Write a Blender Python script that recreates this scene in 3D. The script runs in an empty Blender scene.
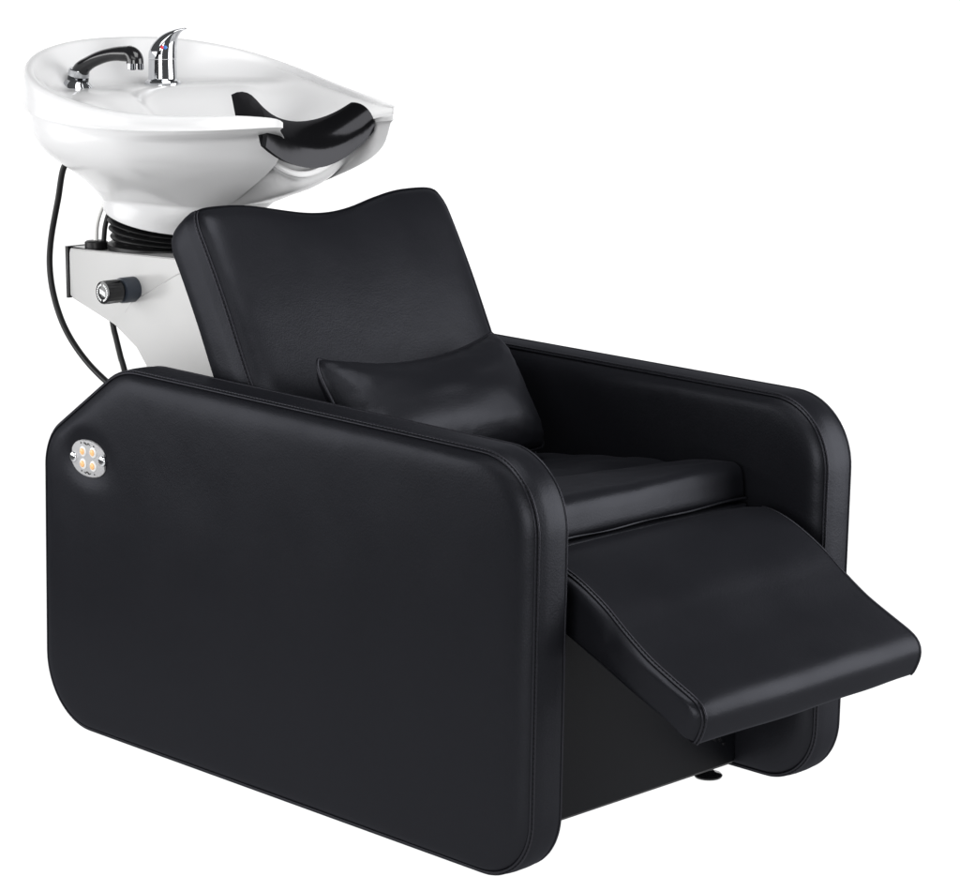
import bpy, math, random
from mathutils import Vector, Matrix, noise

random.seed(4)
S = bpy.context.scene
COL = S.collection
YC = 0.3225            # lateral centre of the chair
PW = 0.063             # thickness of a side panel
YFAR = 0.584           # inner face of the far side panel


# ------------------------------------------------------------------ helpers
def sm(a, b, x):
    t = max(0.0, min(1.0, (x - a) / (b - a)))
    return t * t * (3 - 2 * t)


def link(name, verts, faces, mat, parent=None, smooth=True, angle=40):
    me = bpy.data.meshes.new(name)
    me.from_pydata([tuple(v) for v in verts], [], faces)
    me.validate()
    me.update()
    import bmesh
    bm = bmesh.new()
    bm.from_mesh(me)
    bmesh.ops.recalc_face_normals(bm, faces=bm.faces)
    bm.to_mesh(me)
    bm.free()
    if smooth:
        for p in me.polygons:
            p.use_smooth = True
        me.set_sharp_from_angle(angle=math.radians(angle))
    for m in (mat if isinstance(mat, (list, tuple)) else [mat]):
        me.materials.append(m)
    o = bpy.data.objects.new(name, me)
    COL.objects.link(o)
    if parent is not None:
        o.parent = parent
        o.matrix_parent_inverse = parent.matrix_world.inverted() if False else Matrix.Identity(4)
    return o


def empty(name, label, cat, loc=(0, 0, 0)):
    e = bpy.data.objects.new(name, None)
    COL.objects.link(e)
    e.location = loc
    e.empty_display_size = 0.05
    e['label'] = label
    e['category'] = cat
    return e


class MB:
    """collects several shapes into one mesh"""
    def __init__(self):
        self.v, self.f = [], []

    def add(self, v, f):
        n = len(self.v)
        self.v += [Vector(p) for p in v]
        self.f += [tuple(i + n for i in q) for q in f]
        return self

    def rings(self, rings, closed=True, cap0=True, cap1=True):
        n = len(rings[0])
        v = [p for r in rings for p in r]
        f = []
        for k in range(len(rings) - 1):
            for i in range(n if closed else n - 1):
                j = (i + 1) % n
                f.append((k * n + i, k * n + j, (k + 1) * n + j, (k + 1) * n + i))
        if cap0:
            c = sum((Vector(p) for p in rings[0]), Vector()) / n
            v.append(c)
            f += [(len(v) - 1, (i + 1) % n, i) for i in range(n)]
        if cap1:
            c = sum((Vector(p) for p in rings[-1]), Vector()) / n
            v.append(c)
            b = (len(rings) - 1) * n
            f += [(len(v) - 1, b + i, b + (i + 1) % n) for i in range(n)]
        return self.add(v, f)

    def tube(self, path, r, n=10, closed=False, cap=True):
        P = [Vector(p) for p in path]
        m = len(P)
        rs = r if isinstance(r, (list, tuple)) else [r] * m
        T = []
        for i in range(m):
            a = P[(i - 1) % m] if (closed or i > 0) else P[i]
            b = P[(i + 1) % m] if (closed or i < m - 1) else P[i]
            T.append((b - a).normalized())
        up = Vector((0, 0, 1)) if abs(T[0].z) < 0.9 else Vector((1, 0, 0))
        N = (up - T[0] * up.dot(T[0])).normalized()
        rings = []
        for i in range(m):
            N = (N - T[i] * N.dot(T[i])).normalized()
            B = T[i].cross(N)
            rings.append([P[i] + (N * math.cos(2 * math.pi * k / n) + B * math.sin(2 * math.pi * k / n)) * rs[i]
                          for k in range(n)])
        if closed:
            rings.append(rings[0])
            return self.rings(rings, True, False, False)
        return self.rings(rings, True, cap, cap)

    def lathe(self, prof, c, axis=(0, 0, 1), n=40, cap0=True, cap1=True):
        A = Vector(axis).normalized()
        t = Vector((1, 0, 0)) if abs(A.x) < 0.8 else Vector((0, 1, 0))
        U = (t - A * t.dot(A)).normalized()
        V = A.cross(U)
        c = Vector(c)
        return self.rings([[c + A * h + (U * math.cos(2 * math.pi * k / n) + V * math.sin(2 * math.pi * k / n)) * r
                            for k in range(n)] for r, h in prof], True, cap0, cap1)

    def build(self, name, mat, parent=None, angle=40):
        return link(name, self.v, self.f, mat, parent, True, angle)


def fillet(pts, radii, step=0.006):
    """polygon (ccw) with rounded corners, evenly resampled"""
    n = len(pts)
    out = []
    for i in range(n):
        p = Vector(pts[i]); a = Vector(pts[i - 1]); b = Vector(pts[(i + 1) % n])
        u = (a - p).normalized(); w = (b - p).normalized()
        ang = math.acos(max(-1, min(1, u.dot(w))))
        r = radii[i]
        d = r / math.tan(ang / 2)
        c = p + (u + w).normalized() * (r / math.sin(ang / 2))
        s = p + u * d; e = p + w * d
        a0 = math.atan2(s.y - c.y, s.x - c.x); a1 = math.atan2(e.y - c.y, e.x - c.x)
        da = (a1 - a0 + math.pi) % (2 * math.pi) - math.pi
        k = 14
        out += [Vector((c.x + r * math.cos(a0 + da * j / k), c.y + r * math.sin(a0 + da * j / k))) for j in range(k + 1)]
    return resample(out, step, True)


def resample(pts, step, closed):
    P = [Vector(p) for p in pts]
    if closed:
        P.append(P[0])
    L = [0.0]
    for i in range(1, len(P)):
        L.append(L[-1] + (P[i] - P[i - 1]).length)
    n = max(8, int(round(L[-1] / step)))
    out = []
    j = 0
    for k in range(n if closed else n + 1):
        t = L[-1] * k / n
        while j < len(L) - 2 and L[j + 1] < t:
            j += 1
        s = (t - L[j]) / max(1e-9, L[j + 1] - L[j])
        out.append(P[j].lerp(P[j + 1], s))
    return out


def catmull(pts, k=8):
    P = [Vector(p) for p in pts]
    out = []
    for i in range(len(P) - 1):
        p0 = P[i - 1] if i > 0 else P[i] * 2 - P[i + 1]
        p3 = P[i + 2] if i + 2 < len(P) else P[i + 1] * 2 - P[i]
        p1, p2 = P[i], P[i + 1]
        for j in range(k):
            t = j / k
            out.append(0.5 * ((2 * p1) + (p2 - p0) * t + (2 * p0 - 5 * p1 + 4 * p2 - p3) * t * t
                              + (3 * p1 - p0 - 3 * p2 + p3) * t ** 3))
    out.append(P[-1])
    return out


def normals2(o):
    n = len(o)
    r = []
    for i in range(n):
        t = (o[(i + 1) % n] - o[i - 1]).normalized()
        r.append(Vector((t.y, -t.x)))
    return r


def ns(p, s):
    return noise.noise(Vector(p) * s)


def cushion(name, o, T, mapf, mat, parent, puff=(0.01, 0.01), power=8, crown=0.003, round_=0.0,
            wrinkle=0.0008, wsteps=6, dent=None, fr=14, groove=0.0055):
    """upholstered slab: outline o (ccw 2-D), thickness T, side band with seams at both
    faces, faces puffed out; mapf(a, b, w) -> world, w in -T/2 .. T/2"""
    N = normals2(o)
    c = sum(o, Vector((0, 0))) / len(o)
    n = len(o)
    h = T / 2
    rings = []

    def face(sign, pf):
        rs = []
        for k in range(1, fr + 1):
            s = (k / fr) ** 0.55
            ring = []
            for i in range(n):
                e = o[i] - N[i] * (0.004 + round_)
                q = c + (e - c) * s
                dist = (e - q).length
                rise = pf * (1 - math.exp(-dist / (pf * 1.6 + 1e-6))) if pf else 0
                w = h - groove * 0.8 + rise + groove * 0.8 * (1 - math.exp(-dist / 0.006))
                w += wrinkle * 1.6 * ns((q.x, q.y, sign * 3 + T), 9) * min(1, dist / 0.03)
                w += wrinkle * 0.9 * ns((q.x, q.y, sign * 5 + T), 38) * math.exp(-dist / 0.035) * min(1, dist / 0.01)
                if dent:
                    w += dent(q.x, q.y, sign)
                ring.append(mapf(q.x, q.y, sign * w))
            rs.append(ring)
        return rs

    rings += face(1, puff[0])
    sec = [(-0.0034, h - groove), (-0.0016, h - groove * 0.55), (-0.0004, h - groove * 0.9)]
    for k in range(wsteps + 1):
        t = k / wsteps
        w = (h - groove * 1.4) * (1 - 2 * t)
        x = 2 * t - 1
        sec.append((crown * (1 - x ** 4) , w))
    sec += [(-0.0004, -(h - groove * 0.9)), (-0.0016, -(h - groove * 0.55)), (-0.0034, -(h - groove))]
    for d, w in sec:
        ring = []
        for i in range(n):
            q = o[i] + N[i] * d
            wob = wrinkle * 0.8 * ns((q.x, q.y, w), 14) if d > 0 else 0
            q = q + N[i] * wob
            ring.append(mapf(q.x, q.y, w))
        rings.append(ring)
    rings += face(-1, puff[1])[::-1]
    mb = MB()
    mb.rings(rings, True, True, True)
    return mb.build(name, mat, parent, 75)


def seam(o, T, mapf, parent, sides=(1,), sel=None, welt=0.0016, stitch_in=0.0016, groove=0.0055, pitch=0.0068):
    """welt (two thin cords) and a row of stitches along an outline edge"""
    N = normals2(o)
    n = len(o)
    h = T / 2
    idx = list(range(n)) if sel is None else [i for i in range(n) if sel(o[i], N[i])]
    runs = [idx]
    if sel is not None:
        runs = []
        for i in idx:
            if runs and runs[-1][-1] == i - 1:
                runs[-1].append(i)
            else:
                runs.append([i])
        if len(runs) > 1 and runs[0][0] == 0 and runs[-1][-1] == n - 1:
            runs[0] = runs.pop() + runs[0]
    for sg in sides:
        for run in runs:
            if len(run) < 4:
                continue
            wb, sb = MB(), MB()
            closed = sel is None
            for d, w in ((-0.0030, h - groove * 0.60), (0.0000, h - groove * 1.10)):
                wb.tube([mapf(*(o[i] + N[i] * d), sg * w) for i in run], welt, 7, closed)
            ps = [mapf(*(o[i] + N[i] * -0.0003), sg * (h - groove * 0.86)) for i in run]
            ps = resample(ps, pitch / 4, closed)
            for k in range(0, len(ps) - 4, 4):
                a, b = ps[k], ps[k + 2]
                m = (a + b) / 2
                sb.tube([a, m, b], [0.0005, 0.0010, 0.0005], 5)
            wb.build('piping', M['leather_seam'], parent, 80)
            sb.build('stitching', M['thread'], parent, 80)


# ---------------------------------------------------------------- materials
M = {}


def nodes(name):
    m = bpy.data.materials.new(name)
    m.use_nodes = True
    nt = m.node_tree
    nt.nodes.clear()
    out = nt.nodes.new('ShaderNodeOutputMaterial')
    return m, nt, out


def mat_principled(name, col, rough, metal=0.0, spec=0.5, coat=0.0, bump=0.0, bscale=60, rvar=0.0, cvar=0.0):
    m, nt, out = nodes(name)
    b = nt.nodes.new('ShaderNodeBsdfPrincipled')
    b.inputs['Base Color'].default_value = (*col, 1)
    b.inputs['Roughness'].default_value = rough
    b.inputs['Metallic'].default_value = metal
    b.inputs['Specular IOR Level'].default_value = spec
    b.inputs['Coat Weight'].default_value = coat
    b.inputs['Coat Roughness'].default_value = 0.04
    nt.links.new(b.outputs[0], out.inputs[0])
    tc = nt.nodes.new('ShaderNodeTexCoord')
    nz = nt.nodes.new('ShaderNodeTexNoise')
    nz.inputs['Scale'].default_value = bscale
    nz.inputs['Detail'].default_value = 4
    nt.links.new(tc.outputs['Object'], nz.inputs['Vector'])
    if bump:
        bp = nt.nodes.new('ShaderNodeBump')
        bp.inputs['Strength'].default_value = bump
        bp.inputs['Distance'].default_value = 0.002
        nt.links.new(nz.outputs['Fac'], bp.inputs['Height'])
        nt.links.new(bp.outputs[0], b.inputs['Normal'])
    if rvar:
        mr = nt.nodes.new('ShaderNodeMapRange')
        mr.inputs['To Min'].default_value = max(0.01, rough - rvar)
        mr.inputs['To Max'].default_value = rough + rvar
        nt.links.new(nz.outputs['Fac'], mr.inputs['Value'])
        nt.links.new(mr.outputs[0], b.inputs['Roughness'])
    if cvar:
        mx = nt.nodes.new('ShaderNodeMix')
        mx.data_type = 'RGBA'
        mx.inputs[6].default_value = (*[c * (1 - cvar) for c in col], 1)
        mx.inputs[7].default_value = (*[min(1, c * (1 + cvar)) for c in col], 1)
        nt.links.new(nz.outputs['Fac'], mx.inputs[0])
        nt.links.new(mx.outputs[2], b.inputs['Base Color'])
    M[name] = m
    return m


def mat_leather(name, diff, gloss, rough, grain=1.0):
    """black upholstery: diffuse + a weak broad sheen, fine pebble grain"""
    m, nt, out = nodes(name)
    tc = nt.nodes.new('ShaderNodeTexCoord')
    vo = nt.nodes.new('ShaderNodeTexVoronoi')
    vo.inputs['Scale'].default_value = 340
    nt.links.new(tc.outputs['Object'], vo.inputs['Vector'])
    n1 = nt.nodes.new('ShaderNodeTexNoise')
    n1.inputs['Scale'].default_value = 7
    n1.inputs['Detail'].default_value = 5
    nt.links.new(tc.outputs['Object'], n1.inputs['Vector'])
    n2 = nt.nodes.new('ShaderNodeTexNoise')
    n2.inputs['Scale'].default_value = 240
    n2.inputs['Detail'].default_value = 3
    nt.links.new(tc.outputs['Object'], n2.inputs['Vector'])
    b1 = nt.nodes.new('ShaderNodeBump')
    b1.inputs['Strength'].default_value = 0.16 * grain
    b1.inputs['Distance'].default_value = 0.0006
    nt.links.new(vo.outputs['Distance'], b1.inputs['Height'])
    b2 = nt.nodes.new('ShaderNodeBump')
    b2.inputs["Strength"].default_value = 0.07 * grain
    b2.inputs['Distance'].default_value = 0.0008
    nt.links.new(n2.outputs['Fac'], b2.inputs['Height'])
    nt.links.new(b1.outputs[0], b2.inputs['Normal'])
    b3 = nt.nodes.new('ShaderNodeBump')
    b3.inputs['Strength'].default_value = 0.3
    b3.inputs['Distance'].default_value = 0.006
    nt.links.new(n1.outputs['Fac'], b3.inputs['Height'])
    nt.links.new(b2.outputs[0], b3.inputs['Normal'])
    d = nt.nodes.new('ShaderNodeBsdfDiffuse')
    d.inputs['Color'].default_value = (*diff, 1)
    g = nt.nodes.new('ShaderNodeBsdfAnisotropic')
    g.inputs['Color'].default_value = (*gloss, 1)
    # the sheen rises towards grazing angles, as on any coated leather
    lw = nt.nodes.new('ShaderNodeLayerWeight')
    lw.inputs['Blend'].default_value = 0.5
    pw_ = nt.nodes.new('ShaderNodeMath')
    pw_.operation = 'POWER'
    pw_.inputs[1].default_value = 4.0
    nt.links.new(lw.outputs['Facing'], pw_.inputs[0])
    mc = nt.nodes.new('ShaderNodeMix')
    mc.data_type = 'RGBA'
    mc.inputs[6].default_value = (*gloss, 1)
    mc.inputs[7].default_value = (*[c * 3.8 for c in gloss], 1)
    nt.links.new(pw_.outputs[0], mc.inputs[0])
    nt.links.new(mc.outputs[2], g.inputs['Color'])
    mr = nt.nodes.new('ShaderNodeMapRange')
    mr.inputs['From Min'].default_value = 0.3
    mr.inputs['From Max'].default_value = 0.7
    mr.inputs['To Min'].default_value = rough - 0.04
    mr.inputs['To Max'].default_value = rough + 0.05
    nt.links.new(n1.outputs['Fac'], mr.inputs['Value'])
    nt.links.new(mr.outputs[0], g.inputs['Roughness'])
    ad = nt.nodes.new('ShaderNodeAddShader')
    nt.links.new(b3.outputs[0], d.inputs['Normal'])
    nt.links.new(b3.outputs[0], g.inputs['Normal'])
    nt.links.new(d.outputs[0], ad.inputs[0])
    nt.links.new(g.outputs[0], ad.inputs[1])
    nt.links.new(ad.outputs[0], out.inputs[0])
    M[name] = m
    return m


mat_leather('leather', (0.0058, 0.0060, 0.0075), (0.0126, 0.0129, 0.0145), 0.39)
mat_leather('leather_seam', (0.005, 0.0052, 0.0065), (0.021, 0.021, 0.024), 0.36)
mat_principled('thread', (0.004, 0.004, 0.005), 0.7, spec=0.08)
mat_principled('ceramic', (0.585, 0.585, 0.59), 0.20, spec=0.28)
mat_principled('painted_metal', (0.40, 0.398, 0.396), 0.22, spec=0.3, bump=0.015, bscale=400)
mat_principled('rubber', (0.007, 0.007, 0.0075), 0.40, spec=0.22, bump=0.06, bscale=120)
mat_leather('gel_rubber', (0.003, 0.003, 0.0034), (0.013, 0.013, 0.014), 0.15, 0.0)
mat_principled('black_plastic', (0.008, 0.008, 0.009), 0.16, spec=0.5)
mat_principled('grey_plastic', (0.035, 0.042, 0.055), 0.35, spec=0.4)
mat_principled('plinth_board', (0.0040, 0.0043, 0.0056), 0.45, spec=0.06, bump=0.05, bscale=300)
mat_principled('chrome', (0.62, 0.63, 0.65), 0.06, metal=1.0, rvar=0.02, bscale=40)
mat_principled('dark_chrome', (0.06, 0.062, 0.066), 0.10, metal=1.0)
mat_principled('brushed_plate', (0.42, 0.42, 0.43), 0.36, metal=0.6, bump=0.08, bscale=500)
mat_principled('white_plastic', (0.60, 0.60, 0.59), 0.3)
mat_principled('orange_lens', (0.72, 0.40, 0.17), 0.3, cvar=0.25, bscale=90)
mat_principled('ink_black', (0.01, 0.01, 0.01), 0.5)
mat_principled('ink_white', (0.75, 0.76, 0.76), 0.5)
mat_principled('red_dot', (0.65, 0.02, 0.04), 0.3)
mat_principled('blue_dot', (0.02, 0.16, 0.5), 0.3)
mat_principled('white_hose', (0.72, 0.72, 0.70), 0.35)

# -------------------------------------------------------------------- chair
chair = empty('shampoo_chair', 'black leather salon shampoo chair with raised footrest and white wash basin behind its backrest',
              'shampoo chair')

# side panels ---------------------------------------------------------------
panel_outline = fillet([(-0.006, 0.0175), (1.068, 0.0165), (1.081, 0.5855), (0.212, 0.6005), (0.012, 0.4705)],
                       [0.105, 0.092, 0.100, 0.13, 0.085], 0.0065)
PLC = (0.1385, 0.4545)


def plate_dent(a, b, sign):
    if sign > 0:
        return 0
    r2 = ((a - PLC[0]) / 0.050) ** 2 + ((b - PLC[1]) / 0.036) ** 2
    return -0.010 * math.exp(-r2 ** 1.6)


def near_map(a, b, w):
    return Vector((a, PW / 2 + w, b))


def far_map(a, b, w):
    return Vector((a, YFAR + PW / 2 + w, b))


p1 = cushion('side_panel', panel_outline, PW, near_map, M['leather'], chair, (0.008, 0.010), crown=0.0025, dent=plate_dent, fr=22)
seam(panel_outline, PW, near_map, p1, (-1, 1))
p2 = cushion('side_panel', panel_outline, PW, far_map, M['leather'], chair, (0.010, 0.008), crown=0.0025, fr=22)
seam(panel_outline, PW, far_map, p2, (-1, 1))

# control plate on the near panel --------------------------------------------
PY = -0.0065


def plate_ring(sx, sz, y, n=48):
    r = []
    for k in range(n):
        t = 2 * math.pi * k / n
        c, s = math.cos(t), math.sin(t)
        e = 2 / 2.25
        px = math.copysign(abs(c) ** e, c) * sx
        pz = math.copysign(abs(s) ** e, s) * sz
        r.append(Vector((PLC[0] + max(-0.0405, min(0.0405, px)), y, PLC[1] + pz)))
    return r


mb = MB()
mb.rings([plate_ring(0.0440, 0.0285, PY + 0.008), plate_ring(0.0440, 0.0285, PY), plate_ring(0.0428, 0.0275, PY - 0.0012)])
plate = mb.build('control_plate', M['brushed_plate'], chair, 30)
for bx, bz in ((-0.0118, 0.0099), (0.0135, 0.0112), (-0.0124, -0.0095), (0.0129, -0.0098)):
    c = (PLC[0] + bx, PY - 0.0012, PLC[1] + bz)
    b = MB().lathe([(0.0082, -0.0005), (0.0082, 0.0006), (0.0072, 0.0016), (0.0050, 0.0018)], c, (0, -1, 0), 28).build('button', M['white_plastic'], plate)
    MB().lathe([(0.0052, 0.0010), (0.0052, 0.0022), (0.0040, 0.0034), (0.0020, 0.0040)], c, (0, -1, 0), 24).build('lens', M['orange_lens'], plate)
for bx, bz in ((-0.0365, -0.002), (0.0365, 0.0015)):
    c = (PLC[0] + bx, PY - 0.0012, PLC[1] + bz)
    MB().lathe([(0.0082, -0.004), (0.0082, 0.0012), (0.0072, 0.0026), (0.0050, 0.0034), (0.002, 0.0037)], c, (0, -1, 0), 28).build('screw', M['chrome'], plate)
for sg in (1, -1):
    mb = MB()
    pts = [(PLC[0] + 0.010 * t, PY - 0.0014, PLC[1] + sg * (0.0222 + 0.0012 * math.sin(6 * t)) - 0.0006 * t) for t in [k / 6 - 1 for k in range(11)]]
    mb.tube(pts, [0.0005, .0008, .0011, .0012, .001, .0008, .0011, .0013, .0009, .0007, 0.0004], 6)
    for dx in (-0.0165, 0.0155):
        mb.lathe([(0.0013, 0), (0.0013, 0.0006)], (PLC[0] + dx, PY - 0.0012, PLC[1] + sg * 0.0215 - dx * 0.05), (0, -1, 0), 10)
    mb.build('arrow_mark', M['ink_black'], plate)

# backrest --------------------------------------------------------------------
spine = catmull([(0.610, 0.300), (0.545, 0.400), (0.490, 0.496), (0.4330, 0.5975), (0.3770, 0.7090), (0.3280, 0.7960), (0.2975, 0.8405), (0.262, 0.886)], 12)
SL = [0.0]
for i in range(1, len(spine)):
    SL.append(SL[-1] + (spine[i] - spine[i - 1]).length)
iz = min(range(len(spine)), key=lambda i: abs(spine[i].y - 0.8405))
VTOP = SL[iz]
BT = 0.083


def spine_at(v):
    v = max(0, min(SL[-1] - 1e-6, v))
    j = 0
    while SL[j + 1] < v:
        j += 1
    t = (v - SL[j]) / (SL[j + 1] - SL[j])
    p = spine[j].lerp(spine[j + 1], t)
    a, b = spine[max(0, j - 3)], spine[min(len(spine) - 1, j + 4)]
    d = (b - a).normalized()
    return p, Vector((d.y, -d.x))       # point and front normal (+x, +z)


def back_map(u, v, w):
    p, nrm = spine_at(v)
    q = p + nrm * ((w - BT / 2) * (1.08 - 0.12 * v / VTOP))
    return Vector((q.x, YC + u, q.y))


HW = 0.2510
top = []
for k in range(61):
    u = HW * (1 - 2 * k / 60)
    a = abs(u)
    dip = 0.0285 * math.cos(math.pi * a / (2 * 0.185)) ** 2 if a < 0.185 else 0
    top.append((u, VTOP + 0.0015 - dip - 0.006 * (max(0, a - 0.20) / 0.045) ** 3))
raw = [(-HW + 0.012, 0.0), (HW - 0.012, 0.0), (HW - 0.004, 0.004), (HW, 0.012)] + [(HW, VTOP * t) for t in (0.2, 0.4, 0.6, 0.8, 0.9, 0.95)] \
      + top[1:-1] + [(-HW, VTOP * t) for t in (0.95, 0.9, 0.8, 0.6, 0.4, 0.2)] + [(-HW, 0.012), (-HW + 0.004, 0.004)]
back_outline = resample(raw, 0.008, True)
# soften the two upper corners
for _ in range(2):
    back_outline = [(back_outline[i - 1] + back_outline[i] * 2 + back_outline[(i + 1) % len(back_outline)]) / 4 for i in range(len(back_outline))]
back = cushion('backrest', back_outline, BT, back_map, M['leather'], chair, (0.013, 0.010), crown=0.005, fr=26, wrinkle=0.0011)
seam(back_outline, BT, back_map, back, (1,), sel=lambda p, n: abs(p.x) > HW - 0.014 and p.y > 0.02)

# seat --------------------------------------------------------------------------
SW = 0.492


def seat_map(a, b, w):
    z = b
    if b > 0.44:
        z += 0.0035 * ns((a * 1.0, w * 1.3, 0.3), 11) * sm(0.44, 0.47, b) + 0.002 * ns((a, w, 2.2), 26)
        z -= 0.007 * math.exp(-((a - 0.72 - 0.25 * (w + 0.1)) / 0.02) ** 2) * sm(-0.25, 0.15, w)
    return Vector((a, YC + 0.0015 + w, z))


seat_outline = fillet([(0.50, 0.385), (0.930, 0.4280), (0.947, 0.4315), (0.941, 0.4865), (0.50, 0.4360)],
                      [0.01, 0.01, 0.006, 0.020, 0.014], 0.007)
seat = cushion('seat', seat_outline, SW, seat_map, M['leather'], chair, (0.005, 0.005), crown=0.003, wsteps=26, fr=8, wrinkle=0.001)
mb = MB()
mb.tube([(0.9465, YC + y, 0.4325 + 0.001 * math.sin(y * 40)) for y in [-0.246 + 0.492 * k / 40 for k in range(41)]], 0.0022, 8)
mb.build('piping', M['leather'], seat)
rail_outline = fillet([(0.72, 0.392), (0.949, 0.408), (0.951, 0.4275), (0.72, 0.415)], [0.005, 0.008, 0.008, 0.005], 0.006)
cushion('seat_rail', rail_outline, 0.5, lambda a, b, w: Vector((a, YC + w, b)), M['leather'], chair, (0.003, 0.003), crown=0.001, wsteps=10, fr=4)

# footrest ------------------------------------------------------------------------
ftop = [(0.962, 0.4255), (0.978, 0.4275), (1.000, 0.4305), (1.030, 0.4255), (1.066, 0.4110), (1.109, 0.3870), (1.145, 0.3610), (1.185, 0.3350), (1.225, 0.3150), (1.258, 0.2995)]
ffront = [(1.2715, 0.2905), (1.2785, 0.2790), (1.2785, 0.2650), (1.2720, 0.2480), (1.2660, 0.2390), (1.2595, 0.2370)]
fbot = [(1.235, 0.2500), (1.145, 0.2880), (1.042, 0.3340), (0.985, 0.3600), (0.960, 0.3760), (0.954, 0.4000)]
fo = catmull(ftop + ffront + fbot + [ftop[0]], 6)[:-1]
foot_outline = resample([(p.x, p.y) for p in fo][::-1], 0.0065, True)
FW = 0.458


def foot_map(a, b, w):
    t = 2 * w / FW
    bulge = 0.002 * (1 - t ** 4)
    x, z = a, b
    z += bulge + 0.0012 * ns((a, w * 1.2, 7.7), 9)
    z -= 0.0012 * abs(t) ** 14 * sm(0.33, 0.40, b) * sm(1.08, 1.0, a)
    # front edge bows a little
    x += 0.004 * (1 - t * t) * sm(1.18, 1.28, a)
    return Vector((x, YC + 0.0005 + w, z))


foot = cushion('footrest', foot_outline, FW, foot_map, M['leather'], chair, (0.006, 0.006), crown=0.0015, wsteps=24, fr=10, wrinkle=0.001)
seam(foot_outline, FW, foot_map, foot, (-1, 1), sel=lambda p, n: (n.y > 0.2 and p.x > 0.99) or (n.x > 0.25 and p.x > 1.2))

# plinth and feet ---------------------------------------------------------------------
mb = MB()


def rrect(x0, x1, y0, y1, z, r, n=6):
    pts = []
    for cx, cy, a0 in ((x1 - r, y1 - r, 0), (x0 + r, y1 - r, 90), (x0 + r, y0 + r, 180), (x1 - r, y0 + r, 270)):
        for k in range(n + 1):
            a = math.radians(a0 + 90 * k / n)
            pts.append(Vector((cx + r * math.cos(a), cy + r * math.sin(a), z)))
    return pts


y0, y1 = PW + 0.004, YFAR - 0.004
mb.rings([rrect(0.14, 0.926, y0 + .004, y1 - .004, 0.0255, 0.006), rrect(0.13, 0.930, y0, y1, 0.030, 0.008), rrect(0.13, 0.930, y0, y1, 0.398, 0.008)])
plinth = mb.build('plinth', M['plinth_board'], chair, 35)
mb = MB()
for dx, dz in ((0.528, 0.073), (0.540, 0.071), (0.549, 0.082), (0.549, 0.062), (0.534, 0.088), (0.560, 0.078)):
    mb.lathe([(0.0032, 0), (0.0028, 0.0014)], (0.930, dx, dz), (1, 0, 0), 10)
mb.build('vent_studs', M['black_plastic'], plinth)
for fx, fy in ((0.892, 0.560), (0.892, 0.090), (0.20, 0.560), (0.20, 0.090)):
    MB().lathe([(0.0205, 0.0), (0.0215, 0.0025), (0.019, 0.0050), (0.011, 0.007), (0.0075, 0.011), (0.0075, 0.030)], (fx, fy, 0.0), (0, 0, 1), 36).build('foot', M['black_plastic'], chair)

# back panel closing the rear between the side panels
cushion('rear_panel', fillet([(PW + 0.006, 0.04), (YFAR - 0.006, 0.04), (YFAR - 0.006, 0.40), (PW + 0.006, 0.40)], [0.02] * 4, 0.012), 0.03,
        lambda a, b, w: Vector((0.110 - w, a, b)), M['leather'], chair, (0.004, 0.004), fr=6)

# basin post ------------------------------------------------------------------------
PYN = 0.219                      # near face of the post head
PYF = 2 * YC - PYN


def prism(poly, ya, yb, bev):
    """polygon in xz extruded in y with small chamfers"""
    pts = [Vector(p) for p in poly]
    c = sum(pts, Vector((0, 0))) / len(pts)
    N = normals2(pts)
    def ring(d, y):
        return [Vector((p.x + n_.x * -d, y, p.y + n_.y * -d)) for p, n_ in zip(pts, N)]
    return MB().rings([ring(bev, ya), ring(0, ya + bev), ring(0, yb - bev), ring(bev, yb)])


post = prism(fillet([(-0.2135, 0.6435), (-0.095, 0.6100), (0.02, 0.548), (0.16, 0.50), (0.16, 0.735), (-0.213, 0.7245)], [0.004, 0.012, 0.01, 0.01, 0.004, 0.004], 0.01), PYN, PYF, 0.002).build('basin_post', M['painted_metal'], chair, 30)
leg_poly = fillet([(0.30, 0.06), (0.46, 0.06), (0.235, 0.600), (0.135, 0.728), (0.0735, 0.7080), (-0.045, 0.6525), (-0.0680, 0.6285), (-0.0640, 0.6120), (-0.0085, 0.5525)],
                  [0.01, 0.01, 0.02, 0.01, 0.01, 0.02, 0.012, 0.012, 0.02], 0.008)
prism(leg_poly, PYN - 0.0035, PYF + 0.0035, 0.003).build('post_leg', M['painted_metal'], post, 30)
mb = MB()
mb.rings([rrect(-0.220, -0.2136, PYN - 0.003, PYF + 0.003, 0.642, 0.002), rrect(-0.220, -0.2136, PYN - 0.003, PYF + 0.003, 0.7275, 0.002)])
mb.build('rear_cover', M['black_plastic'], post)
mb = MB()
mb.rings([rrect(-0.2133, 0.10, PYN + 0.002, PYF - 0.002, 0.722, 0.004), rrect(-0.2133, 0.10, PYN + 0.004, PYF - 0.004, 0.7268, 0.004)])
mb.build('top_plate', M['black_plastic'], post)
cx, cy = -0.176, 0.248
MB().lathe([(0.019, 0.0), (0.019, 0.009), (0.016, 0.011), (0.006, 0.0115)], (cx, cy, 0.7265), (0, 0, 1), 28).build('grommet', M['rubber'], post)

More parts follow.
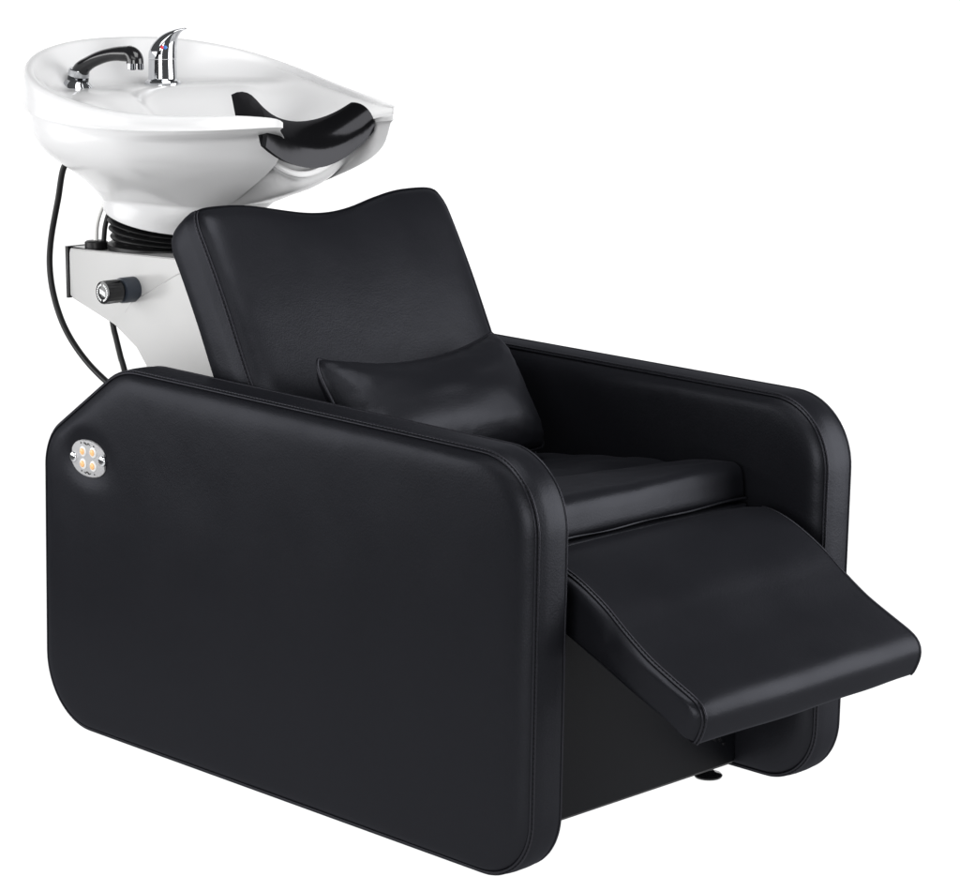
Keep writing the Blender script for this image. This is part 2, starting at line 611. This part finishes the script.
# the safety valve knob on the post
kc = Vector((0.040 - 0.012, PYN - 0.0085, 0.682))
kc = Vector((-0.0385, PYN - 0.001, 0.6735))
MB().lathe([(0.0205, -0.01), (0.0205, 0.024), (0.0195, 0.026), (0.013, 0.0265)], kc, (0, -1, 0), 40).build('valve_collar', M['grey_plastic'], post)
MB().lathe([(0.0125, 0.024), (0.0125, 0.034)], kc, (0, -1, 0), 32).build('valve_neck', M['black_plastic'], post)
kn = MB()
n = 64
prof = [(0.0165, 0.030), (0.0188, 0.0315), (0.0188, 0.058), (0.0180, 0.0605), (0.0165, 0.0612)]
rings = []
for r, h in prof:
    rings.append([kc + Vector((math.cos(2 * math.pi * k / n) * (r - (0.0007 if (k // 2) % 2 and r > 0.0185 else 0)), -h, math.sin(2 * math.pi * k / n) * (r - (0.0007 if (k // 2) % 2 and r > 0.0185 else 0)))) for k in range(n)])
kn.rings(rings)
knob = kn.build('valve_knob', M['black_plastic'], post, 35)
# printed ring of small marks and a slanted bar on the knob face
mb = MB()
fy = kc.y - 0.0614
for k in range(22):
    if k in (5, 16):
        continue
    a0 = 2 * math.pi * k / 22
    q = []
    for a, r in ((a0, 0.0112), (a0 + 0.19, 0.0112), (a0 + 0.19, 0.0142), (a0, 0.0142)):
        q.append((kc.x + r * math.cos(a), r * math.sin(a) + kc.z))
    mb.rings([[Vector((x, fy + 0.0004, z)) for x, z in q], [Vector((x, fy - 0.0002, z)) for x, z in q]])
for k in range(5):
    a = -0.0065 + k * 0.0031
    q = [(kc.x + a, kc.z - 0.004 - a * 0.35), (kc.x + a + 0.0022, kc.z - 0.004 - a * 0.35), (kc.x + a + 0.0022, kc.z + 0.0038 - a * 0.35), (kc.x + a, kc.z + 0.0038 - a * 0.35)]
    mb.rings([[Vector((x, fy + 0.0004, z)) for x, z in q], [Vector((x, fy - 0.0002, z)) for x, z in q]])
mb.build('lettering', M['ink_white'], post)

# bellows under the basin ----------------------------------------------------------
BX = -0.080
mb = MB()
rings = []
m = 96
nseg = 96
for k in range(nseg + 1):
    t = k / nseg
    ph = t * 5.5
    ring = []
    for i in range(m):
        a = 2 * math.pi * i / m
        p_ = ph + 0.35 * math.sin(a * 1.0 + 0.6) * math.sin(math.pi * t) + 0.10 * math.sin(3 * a + 5 * t)
        fr_ = abs((p_ % 1) - 0.5) * 2
        r = 0.0870 + 0.0095 * (1 - fr_ ** 1.7) + 0.002 * math.sin(2 * a + 9 * t)
        if t < 0.14:
            r = 0.0985
        elif t > 0.93:
            r = min(r, 0.090)
        x_ = BX + r * math.cos(a)
        zt_ = 0.781 - 0.20 * (x_ - BX) + 0.004
        ring.append(Vector((x_, YC + r * math.sin(a), 0.7270 + (zt_ - 0.7270) * t)))
    rings.append(ring)
mb.rings(rings)
mb.build('bellows', M['rubber'], chair, 60)

# wash basin ---------------------------------------------------------------------------
XB, XM, BH, XF, HF, Q = -0.212, -0.0103, 0.2790, 0.3503, 0.1052, 2.393


def rim_z(x):
    s = max(0, min(1, (XF - x) / (XF - XB)))
    return 0.9749 - 0.0673 * s + 0.1571 * s * s


def crease_z(x):
    s = max(0, min(1, (XF - x) / (XF - XB)))
    return 0.9537 - 0.0608 * s + 0.0917 * s * s


half = []          # (x, h, ztop, zcrease)
for k in range(60):
    th = math.pi / 2 * k / 60
    half.append((XM - (XM - XB) * math.cos(th) ** (2 / 2.3), BH * math.sin(th) ** (2 / 2.3)))
for k in range(60):
    x = XM + (XF - 0.012 - XM) * k / 59
    half.append((x, HF + (BH - HF) * (1 - ((x - XM) / (XF - XM)) ** Q)))
half = [(x, h, rim_z(x) - 0.008 * sm(XF - 0.06, XF, x), crease_z(x)) for x, h in half]
hl = half[-1]
tip = [hl, (XF + 0.002, 0.1085, 0.9600, 0.9520), (XF - 0.014, 0.1060, 0.9560, 0.9495), (XF - 0.048, 0.1050, 0.9530, 0.9460), (XF - 0.072, 0.0990, 0.9380, 0.9290),
       (XF - 0.080, 0.0860, 0.9180, 0.9060), (XF - 0.082, 0.0670, 0.9000, 0.8880), (XF - 0.083, 0.0450, 0.8870, 0.8760), (XF - 0.083, 0.022, 0.8780, 0.8680), (XF - 0.083, 0.0, 0.8750, 0.8650)]
tp = catmull([Vector((*t[:3],)) for t in tip], 6)
tc_ = catmull([Vector((t[0], t[1], t[3])) for t in tip], 6)
half += [(a.x, a.y, a.z, b.z) for a, b in zip(tp[1:], tc_[1:])]
# even spacing along the half loop
H4 = [Vector((a, b, c)) for a, b, c, d in half]
Lh = [0.0]
for i in range(1, len(H4)):
    Lh.append(Lh[-1] + (H4[i] - H4[i - 1]).length)
NH = 120
hp = []
j = 0
for k in range(NH + 1):
    t = Lh[-1] * k / NH
    while j < len(Lh) - 2 and Lh[j + 1] < t:
        j += 1
    s = (t - Lh[j]) / (Lh[j + 1] - Lh[j])
    hp.append(tuple(half[j][q] + (half[j + 1][q] - half[j][q]) * s for q in range(4)))
loop = [(x, -h, z, c) for x, h, z, c in hp] + [(x, h, z, c) for x, h, z, c in hp[1:-1][::-1]]
# index 0 = back centre, NH = notch centre
for _ in range(4):
    m_ = len(loop)
    loop = [tuple((loop[i - 1][q] + 2 * loop[i][q] + loop[(i + 1) % m_][q]) / 4 for q in range(4)) for i in range(m_)]
NL = len(loop)
plan = [Vector((x, y)) for x, y, z, c in loop]
PN = normals2(plan)
PN = [(PN[i - 1] + PN[i] + PN[(i + 1) % NL]).normalized() for i in range(NL)]
# base plan: oblong foot of the bowl
bh = []
for k in range(61):
    a = math.pi * k / 60
    cxk = BX if a < math.pi / 2 else BX + (0.115 - BX) * sm(math.pi / 2, math.pi * 0.60, a)
    bh.append((BX - 0.095 * math.cos(a) if a < math.pi / 2 else 0, 0.095 * math.sin(a)))
raw = [(BX - 0.108 * math.cos(math.pi / 2 * k / 20), 0.108 * math.sin(math.pi / 2 * k / 20)) for k in range(21)]
raw += [(BX + 0.04 * k, 0.108 - 0.0055 * k) for k in (1, 2, 3)]
raw += [(0.060 + 0.070 * math.sin(math.pi / 2 * k / 20), 0.0915 * math.cos(math.pi / 2 * k / 20) ** 0.8) for k in range(1, 21)]
br = resample(raw, 0.004, False)
for _ in range(30):
    br = [br[0]] + [(br[i - 1] + br[i] * 2 + br[i + 1]) / 4 for i in range(1, len(br) - 1)] + [br[-1]]
br = resample(catmull(br, 6), 0.0001, False)
BC = Vector((-0.02, 0.0))
full = [Vector((p.x, p.y)) for p in br[::12]] + [Vector((p.x, -p.y)) for p in br[::12][::-1]]
pol = sorted((math.atan2(p.y, p.x - BC.x), (p - BC).length) for p in full)


def base_r(a):
    best = [(abs((a - t + math.pi) % (2 * math.pi) - math.pi), r) for t, r in pol]
    best.sort()
    (d0, r0), (d1, r1) = best[0], best[1]
    return (r0 * d1 + r1 * d0) / (d0 + d1 + 1e-9)


base = []
for p in plan:
    a = math.atan2(p.y - BC.y, p.x - BC.x)
    base.append(BC + Vector((math.cos(a), math.sin(a))) * base_r(a))
ZB = 0.812

rings = []
# collar below the bowl: tilts, and tapers to the bellows
def collar_z(x):
    return 0.781 - 0.20 * (x - BX)


for f_, k in ((0.93, 0.0), (0.955, -0.05), (0.968, 0.03), (0.975, 0.3), (0.985, 0.7), (0.975, 0.93)):
    ring = []
    for i in range(NL):
        b = base[i]
        d = (b - Vector((BX, 0)))
        circ = Vector((BX, 0)) + d.normalized() * 0.108
        kk = sm(0.0, 1.0, k)
        q = circ.lerp(b, kk)
        q = Vector((BX, 0)) + (q - Vector((BX, 0))) * f_
        zl = collar_z(circ.x)
        ring.append(Vector((q.x, YC + q.y, zl + (ZB - 0.002 - zl) * k)))
    rings.append(ring)
GS0 = catmull([Vector(q) for q in ((0.0, 0.0), (0.05, 0.088), (0.11, 0.185), (0.2, 0.325), (0.34, 0.530), (0.45, 0.685), (0.55, 0.805), (0.64, 0.882), (0.74, 0.934), (0.84, 0.962), (0.93, 0.978), (0.99, 0.992))], 4)
GS = [(p.x, p.y) for p in GS0]
for s, g in GS:
    ring = []
    for i in range(NL):
        x, y, zt, zc = loop[i]
        b = base[i]
        pc = plan[i] - PN[i] * 0.004
        if y < 0:
            pc = pc + Vector((-0.65, 0.76)) * 0.048 * sm(0.12, 0.29, x) * sm(1.0, 0.87, s) * sm(0.0, -0.08, y)
        q = b + (pc - b) * g
        ring.append(Vector((q.x, YC + q.y, ZB + (zc - 0.002 - ZB) * s)))
    rings.append(ring)
# rim band: small step at the crease, upright band, rounded top edge
for d, f_ in ((-0.0040, 0.0), (0.0010, 0.025), (0.0014, 0.08), (0.0, 0.14), (0.0005, 0.5), (0.0, 0.80), (-0.0015, 0.92), (-0.005, 0.985), (-0.0095, 1.0), (-0.014, 0.985), (-0.0175, 0.93), (-0.0195, 0.80)):
    ring = []
    for i in range(NL):
        x, y, zt, zc = loop[i]
        q = plan[i] + PN[i] * (d * (1 - 0.78 * sm(0.22, 0.32, x)) if d < -0.002 else d * sm(0.30, 0.22, x))
        ring.append(Vector((q.x, YC + q.y, zc + (zt - zc) * f_ + (0.045 * sm(0.8, -0.015, f_) if False else 0))))
    rings.append(ring)
# inside: neck slope rises inward at the notch, deck at the back, bowl in the middle
DC = Vector((0.075, 0.0))
inner_last = [plan[i] - PN[i] * 0.0195 * (1 - 0.78 * sm(0.22, 0.32, plan[i].x)) for i in range(NL)]
for f_ in (0.03, 0.07, 0.12, 0.18, 0.24, 0.30, 0.36, 0.42, 0.5, 0.6, 0.7, 0.8, 0.9, 0.96):
    ring = []
    for i in range(NL):
        x, y, zt, zc = loop[i]
        q = inner_last[i].lerp(DC, f_)
        z0 = zc + (zt - zc) * 0.8
        notch = sm(0.10, 0.04, abs(y)) * sm(0.2, 0.27, x)
        bowl = 0.855 + (z0 - 0.855) * (1 - f_) ** 1.5 if notch < 1 else 0
        bowl = 0.855 + (max(z0, 0.9) - 0.855) * max(0, 1 - f_ ** 1.35)
        deckz = 0.9905
        wdk = sm(0.02, -0.13, x)
        dk = z0 + (deckz - z0) * sm(0.0, 0.10, f_)
        if f_ > 0.46:
            dk = deckz + (0.855 - deckz) * sm(0.46, 0.92, f_)
        z = bowl * (1 - wdk) + dk * wdk
        nz_ = z0 + (0.948 - z0) * sm(0, 0.16, f_)
        if f_ > 0.2:
            nz_ = 0.948 + (0.855 - 0.948) * sm(0.2, 0.8, f_)
        z = z * (1 - notch) + nz_ * notch
        ring.append(Vector((q.x, YC + q.y, z)))
    if f_ > 0.05:
        zs = [p.z for p in ring]
        for _ in range(int(6 + 40 * f_)):
            zs = [(zs[i - 1] + 2 * zs[i] + zs[(i + 1) % NL]) / 4 for i in range(NL)]
        for p, z in zip(ring, zs):
            p.z = z
    rings.append(ring)
mb = MB()
mb.rings(rings)
basin = mb.build('basin', M['ceramic'], chair, 50)

# rubber neck rest in the notch ----------------------------------------------------
mb = MB()
rings = []
NP = 48
for k in range(NP + 1):
    ph = -1 + 2 * k / NP
    q2 = ph * ph
    zb_ = 0.948 + 0.035 * q2 - 0.009 * ph
    zf_ = 0.884 + 0.044 * q2 + 0.006 * ph
    xb_, xf_ = 0.236 + 0.028 * ph, 0.3010 + 0.010 * q2
    top_ = []
    for j in range(13):
        t = j / 12
        c1 = Vector((xb_ + 0.62 * (xf_ - xb_), zb_ + 0.004 + 0.020 * max(0, -ph) ** 3))
        c2 = Vector((xf_ + 0.008, zf_ + 0.6 * (zb_ - zf_)))
        p0, p3 = Vector((xb_, zb_)), Vector((xf_, zf_))
        p = p0 * (1 - t) ** 3 + c1 * 3 * t * (1 - t) ** 2 + c2 * 3 * t * t * (1 - t) + p3 * t ** 3
        top_.append(p)
    fat = 0.026 * sm(0.72, 1.0, -ph)
    sec = []
    for j, p in enumerate(top_):
        a, b = top_[max(0, j - 1)], top_[min(12, j + 1)]
        d = (b - a).normalized()
        sec.append((p, Vector((-d.y, d.x)) if d.x >= 0 else Vector((-d.y, d.x))))
    e = 1.0 - 0.25 * abs(ph) ** 16
    outer = [p + n_ * 0.002 * e for p, n_ in sec]
    inner = [p - n_ * (0.010 + fat * (1 - j / 12) ** 1.3) for j, (p, n_) in enumerate(sec)][::-1]
    ring = []
    for j, q in enumerate(outer + inner):
        tt = (j if j < 13 else 25 - j) / 12
        ring.append(Vector((q.x, YC + (0.096 + (0.021 if ph < 0 else 0.004) * tt) * ph, q.y)))
    rings.append(ring)
mb.rings(rings)
mb.build('neck_rest', M['gel_rubber'], chair, 50)

# mixer tap --------------------------------------------------------------------------
TX, TY, TZ = -0.113, 0.344, 0.9905
mb = MB().lathe([(0.0295, -0.002), (0.0300, 0.003), (0.0285, 0.0060), (0.0240, 0.0080), (0.0236, 0.0090), (0.0234, 0.010), (0.0228, 0.040), (0.0220, 0.0405)], (TX, TY, TZ), (0, 0, 1), 48)
tap = mb.build('mixer_tap', M['chrome'], chair, 30)
rings = []
LL = catmull([Vector(q) for q in ((-0.0232, 0.0415), (-0.0212, 0.0540), (-0.0135, 0.0680), (0.0015, 0.0810), (0.0220, 0.0890), (0.0390, 0.0915))], 5)
LR = catmull([Vector(q) for q in ((0.0232, 0.0415), (0.0236, 0.0530), (0.0244, 0.0650), (0.0272, 0.0770), (0.0340, 0.0855), (0.0420, 0.0895))], 5)
LE, LN = Vector((0.75, 0.66, 0)), Vector((-0.66, 0.75, 0))
nl = len(LL)
for k in range(nl):                           # lever cap that sweeps up into a pointed handle
    t = k / (nl - 1)
    c2, h2 = (LL[k] + LR[k]) / 2, (LR[k] - LL[k]) / 2
    w = 0.0206 * (1 - t ** 2.6) ** 0.75 + 0.0030 * (0.87 + 0.13 * t)
    ring = []
    for i in range(32):
        a = 2 * math.pi * i / 32
        p = c2 + h2 * math.cos(a)
        ring.append(Vector((TX, TY, TZ)) + LE * p.x + Vector((0, 0, p.y)) + LN * (w * math.sin(a)))
    rings.append(ring)
MB().rings(rings).build('lever', M['chrome'], tap, 60)
fdir = Vector((0.70, -0.71, 0.10)).normalized()
fc = Vector((TX, TY, TZ + 0.058)) + fdir * 0.0205 + Vector((0.75, 0.66, 0)) * 0.006
side = Vector((0.71, 0.70, 0))
for sg, mname in ((-1, 'red_dot'), (1, 'blue_dot')):
    MB().lathe([(0.0030, -0.004), (0.0030, 0.0050), (0.002, 0.0056)], fc + side * 0.0024 * sg, fdir, 16).build('indicator', M[mname], tap)

# holder of the hand shower (escutcheon), fixed on the basin deck
HX, HY = -0.136, 0.190
ax = Vector((0.22, 0.03, 1)).normalized()
MB().lathe([(0.0255, -0.005), (0.0260, 0.001), (0.0240, 0.0045), (0.0185, 0.009), (0.0165, 0.012)], (HX, HY, 0.9915), ax, 40).build('shower_holder', M['chrome'], chair, 30)

# hoses -------------------------------------------------------------------------------
h = catmull([(-0.150, 0.205, 0.875), (-0.1894, 0.2, 0.8634), (-0.2119, 0.2, 0.8049), (-0.2351, 0.2, 0.7374), (-0.2406, 0.2, 0.6873), (-0.2291, 0.2, 0.6385), (-0.2008, 0.2, 0.5916), (-0.1529, 0.2, 0.5506), (-0.0917, 0.2, 0.5184), (-0.02, 0.205, 0.490), (0.06, 0.21, 0.44), (0.10, 0.22, 0.39)], 10)
MB().tube(h, 0.0051, 14).build('shower_hose', M['rubber'], chair)
h = catmull([(-0.148, 0.265, 0.825), (-0.164, 0.254, 0.795), (-0.1745, 0.249, 0.765), (-0.177, 0.248, 0.735)], 8)
MB().tube(h, 0.0042, 12).build('supply_hose', M['white_hose'], chair)
h = catmull([(-0.135, 0.273, 0.825), (-0.150, 0.262, 0.795), (-0.160, 0.256, 0.765), (-0.164, 0.254, 0.735)], 8)
MB().tube(h, 0.0042, 12).build('supply_hose', M['rubber'], chair)
h = catmull([(-0.155, 0.25, 0.650), (-0.142, 0.25, 0.599), (-0.137, 0.25, 0.585), (-0.125, 0.25, 0.553), (-0.112, 0.25, 0.521), (-0.09, 0.25, 0.44), (0.0, 0.25, 0.37), (0.12, 0.26, 0.33)], 8)
MB().tube(h, 0.0042, 12).build('supply_hose', M['white_hose'], chair)
h = catmull([(-0.144, 0.245, 0.650), (-0.131, 0.245, 0.599), (-0.126, 0.245, 0.585), (-0.114, 0.245, 0.553), (-0.101, 0.245, 0.521), (-0.079, 0.245, 0.43), (0.0, 0.245, 0.36), (0.12, 0.255, 0.32)], 8)
MB().tube(h, 0.0048, 12).build('supply_hose', M['rubber'], chair)

# ------------------------------------------------------------- hand shower (lifts out)
shower = empty('hand_shower', 'black and chrome hand shower with curved handle standing in its holder on the basin edge', 'hand shower', (HX, HY, 0.992))


def sh(p):      # positions relative to the holder: d along +x, z up
    return Vector((p[0], p[0] * 0.10, p[1]))


arc = catmull([Vector((0.0030, 0.0120, 0)), Vector((0.012, 0.028, 0)), Vector((0.030, 0.0385, 0)), Vector((0.058, 0.0485, 0)), Vector((0.090, 0.0545, 0)), Vector((0.126, 0.0560, 0))], 8)
path = [sh((p.x, p.y)) for p in arc]
n = len(path)
rad = [0.0150 - 0.0045 * sm(0, 0.45, i / n) + 0.0022 * sm(0.7, 1.0, i / n) for i in range(n)]
MB().tube(path, rad, 22).build('handle', M['black_plastic'], shower, 60)
MB().lathe([(0.0165, 0.008), (0.0172, 0.0105), (0.0168, 0.0165), (0.0158, 0.018)], (0, 0, 0), ax, 32, False, True).build('base_ring', M['dark_chrome'], shower, 30)
MB().lathe([(0.0165, 0.0175), (0.0172, 0.0190), (0.0166, 0.0275), (0.0152, 0.0290)], (0.0, 0, 0), ax, 32).build('chrome_ring', M['chrome'], shower, 30)
mb = MB()
hp_ = sh((0.100, 0.069))
for i in range(1):
    rings = []
    for k in range(13):
        a = math.pi / 2 * k / 12
        cpos = sh((0.124 + 0.012 * math.sin(a), 0.0455 + 0.0105 * math.cos(a)))
        d = Vector((math.sin(a), 0.1 * math.sin(a), math.cos(a)))
        dirv = Vector((math.cos(a), 0.1 * math.cos(a), -math.sin(a))).normalized()
        up = Vector((-dirv.z, 0, dirv.x)).normalized()
        sd = dirv.cross(up)
        rings.append([cpos + (up * math.cos(2 * math.pi * q / 22) + sd * math.sin(2 * math.pi * q / 22)) * (0.0122 + 0.0015 * k / 12) for q in range(22)])
    c = rings[-1]
    rings.append([p + Vector((0, 0, -0.004)) for p in c])
    mb.rings(rings)
mb.build('spray_head', M['black_plastic'], shower, 60)
for dx, dy in ((-0.0075, -0.004), (0.0040, -0.0075), (0.0075, 0.005)):
    c0 = sh((0.136, 0.0410)) + Vector((dx, dy, 0))
    MB().lathe([(0.0048, 0.004), (0.0048, -0.0085), (0.0038, -0.0095)], c0, (0, 0, 1), 18).build('nozzle', M['chrome'] if dx < 0 else M['dark_chrome'], shower, 30)

# --------------------------------------------------------------------- lumbar pillow
pil = None
verts, faces = [], []
NU, NV = 64, 40
TL = Vector((0.4915, YC - 0.194, 0.6380)); TR = Vector((0.4870, YC + 0.191, 0.6385))
BL = Vector((0.6170, YC - 0.186, 0.4600)); BR = Vector((0.6130, YC + 0.186, 0.4620))
nrm = (TR - TL).cross(BL - TL).normalized()
if nrm.x < 0:
    nrm = -nrm


def pil_pt(u, v, side):
    a, b = (u + 1) / 2, (v + 1) / 2            # v=-1 bottom, 1 top
    p = (BL.lerp(BR, a)).lerp(TL.lerp(TR, a), b)
    cr = (abs(u) ** 5) * (abs(v) ** 5)
    p = p + ((TL + TR + BL + BR) / 4 - p).normalized() * 0.019 * cr
    dv = (TL - BL).normalized()
    p = p - dv * (0.037 * (1 - abs(u) ** 2.2) * sm(-0.2, 1, v)) + dv * 0.012 * (1 - u * u) * sm(0.2, -1, v)
    p = p + Vector((0, -math.copysign(1, u), 0)) * (0.006 * (1 - v * v) * abs(u) ** 3)
    e = ((1 - abs(u) ** 4.5) * (1 - abs(v) ** 2.8))
    t = max(0, e) ** 0.50
    t *= 1 + 0.10 * ns((u * 1.3, v * 1.3, side * 2 + 9), 1.6)
    pk = 0.0025 * ns((u * 2, v * 2, 4 + side), 6) * math.exp(-(1 - max(abs(u), abs(v))) / 0.25) * min(1, t * 4)
    return p + nrm * side * ((0.047 if side > 0 else 0.050) * t + pk)


def gr(t):           # denser near the edges
    return math.sin(t * math.pi / 2)


for side in (1, -1):
    for j in range(NV + 1):
        for i in range(NU + 1):
            verts.append(pil_pt(gr(-1 + 2 * i / NU), gr(-1 + 2 * j / NV), side))
nn = (NU + 1) * (NV + 1)
for sidx in range(2):
    for j in range(NV):
        for i in range(NU):
            a = sidx * nn + j * (NU + 1) + i
            q = (a, a + 1, a + NU + 2, a + NU + 1)
            faces.append(q if sidx == 0 else q[::-1])
edge = [(i, 0) for i in range(NU)] + [(NU, j) for j in range(NV)] + [(i, NV) for i in range(NU, 0, -1)] + [(0, j) for j in range(NV, 0, -1)]
pil = link('lumbar_pillow', verts, faces, M['leather'], None, True, 80)
pil['label'] = 'small black leather pillow with sagging top edge leaning on the backrest above the seat'
pil['category'] = 'pillow'
MB().tube([pil_pt(gr(-1 + 2 * i / NU), gr(-1 + 2 * j / NV), 1) for i, j in edge], 0.0032, 10, True).build('piping', M['leather_seam'], pil, 80)

# ------------------------------------------------------ white seamless floor sheet, made translucent so added lamps light it through
C = Vector((3.34511, -2.31503, 1.25))
RT = Vector((0.69917636, 0.71494924, 0.0))
UP = Vector((-0.13917066, 0.13610034, 0.98087116))
FW_ = Vector((-0.70127309, 0.68580193, -0.19465809))
fd = Vector((FW_.x, FW_.y, 0)).normalized()
ctr = Vector((0.45, YC, 0))
sheet = []
R0, D0 = 0.9, 2.6
prof = [(-1.9 + 0.25 * k, 0.0) for k in range(int((D0 - R0 + 1.9) / 0.25) + 1)]
prof += [(D0 - R0 + R0 * math.sin(math.radians(a)), R0 - R0 * math.cos(math.radians(a))) for a in range(6, 91, 6)]
prof += [(D0, R0 + 0.3 * k) for k in range(1, 8)]
v, f = [], []
NX = 24
for d, z in prof:
    for i in range(NX + 1):
        s = -3.4 + 6.8 * i / NX
        p = ctr + fd * d + RT * s
        v.append((p.x, p.y, z))
for j in range(len(prof) - 1):
    for i in range(NX):
        a = j * (NX + 1) + i
        f.append((a, a + 1, a + NX + 2, a + NX + 1))
m, nt, out = nodes('backlit_white')
tr = nt.nodes.new('ShaderNodeBsdfTranslucent')
tr.inputs['Color'].default_value = (0.92, 0.92, 0.92, 1)
df = nt.nodes.new('ShaderNodeBsdfDiffuse')
df.inputs['Color'].default_value = (0.85, 0.85, 0.85, 1)
mx = nt.nodes.new('ShaderNodeMixShader')
mx.inputs[0].default_value = 0.10
nt.links.new(tr.outputs[0], mx.inputs[1])
nt.links.new(df.outputs[0], mx.inputs[2])
nt.links.new(mx.outputs[0], out.inputs[0])
floor = link('floor', v, f, m, None, True, 80)
floor['kind'] = 'structure'


# ------------------------------------------------------------------------------ lamps
def area(name, loc, target, sx, sy, power, col=(1, 1, 1)):
    l = bpy.data.lights.new(name, 'AREA')
    l.shape = 'RECTANGLE'
    l.size, l.size_y = sx, sy
    l.energy = power
    l.color = col
    o = bpy.data.objects.new(name, l)
    COL.objects.link(o)
    o.location = loc
    d = Vector(target) - Vector(loc)
    o.rotation_euler = d.to_track_quat('-Z', 'Y').to_euler()
    return o


LP = dict(table=46, wall=96, top=38, left=21, right=76, front=110, strip=5)
pz = ctr + fd * 0.75 + RT * 0.15
o = area('under_floor_fill', (pz.x, pz.y, -0.28), (pz.x, pz.y, 0), 4.6, 2.75, LP['table'])  # unseen lamp added below the floor so the sheet glows white without shadows
o.rotation_euler = (math.pi, 0, math.atan2(fd.y, fd.x))
pw = ctr + fd * (D0 + 0.75)
area('backdrop_backlight', (pw.x, pw.y, 1.0), (ctr.x, ctr.y, 1.0), 6.0, 3.6, LP['wall'])  # unseen lamp added behind the sheet to whiten the background
area('top_softbox', (1.25, 0.10, 2.4), (0.80, YC, 0.4), 1.4, 1.4, LP['top'])
pl = ctr - RT * 1.65 - fd * 0.15
area('left_softbox', (pl.x, pl.y, 0.82), (0.45, 0.0, 0.62), 1.4, 0.9, LP['left'])
pr = ctr + RT * 2.2 - fd * 0.3
area('right_softbox', (pr.x, pr.y, 0.85), (0.9, YC, 0.5), 1.7, 1.8, LP['right'])
pf = ctr - fd * 4.6 - RT * 1.3
area('front_fill', (pf.x, pf.y, 0.9), (0.1, YC, 0.9), 2.0, 1.8, LP['front'])  # added fill behind the camera, brightens the basin's side and underside

area('strip_fill', (0.80, -0.95, 1.62), (0.5, 0.0, 0.50), 1.5, 0.35, LP['strip'])  # added fill, makes the near side panel lighter towards its top

w = bpy.data.worlds.new('World')
S.world = w
w.use_nodes = True
bg = w.node_tree.nodes.get('Background') or w.node_tree.nodes.new('ShaderNodeBackground')
bg.inputs['Color'].default_value = (0.95, 0.97, 1.0, 1)
bg.inputs['Strength'].default_value = 0.10

# ----------------------------------------------------------------------------- camera
cam = bpy.data.cameras.new('camera')
cam.sensor_fit = 'HORIZONTAL'
cam.sensor_width = 36
cam.lens = 36 * 2637.887 / 960
cam.clip_start = 0.05
cam.clip_end = 200
co = bpy.data.objects.new('camera', cam)
COL.objects.link(co)
mw = Matrix((
    (RT.x, UP.x, -FW_.x, C.x),
    (RT.y, UP.y, -FW_.y, C.y),
    (RT.z, UP.z, -FW_.z, C.z),
    (0, 0, 0, 1)))
co.matrix_world = mw
S.camera = co

S.view_settings.view_transform = 'Standard'
S.view_settings.look = 'None'
S.view_settings.exposure = 0
S.view_settings.gamma = 1
S.cycles.max_bounces = 8
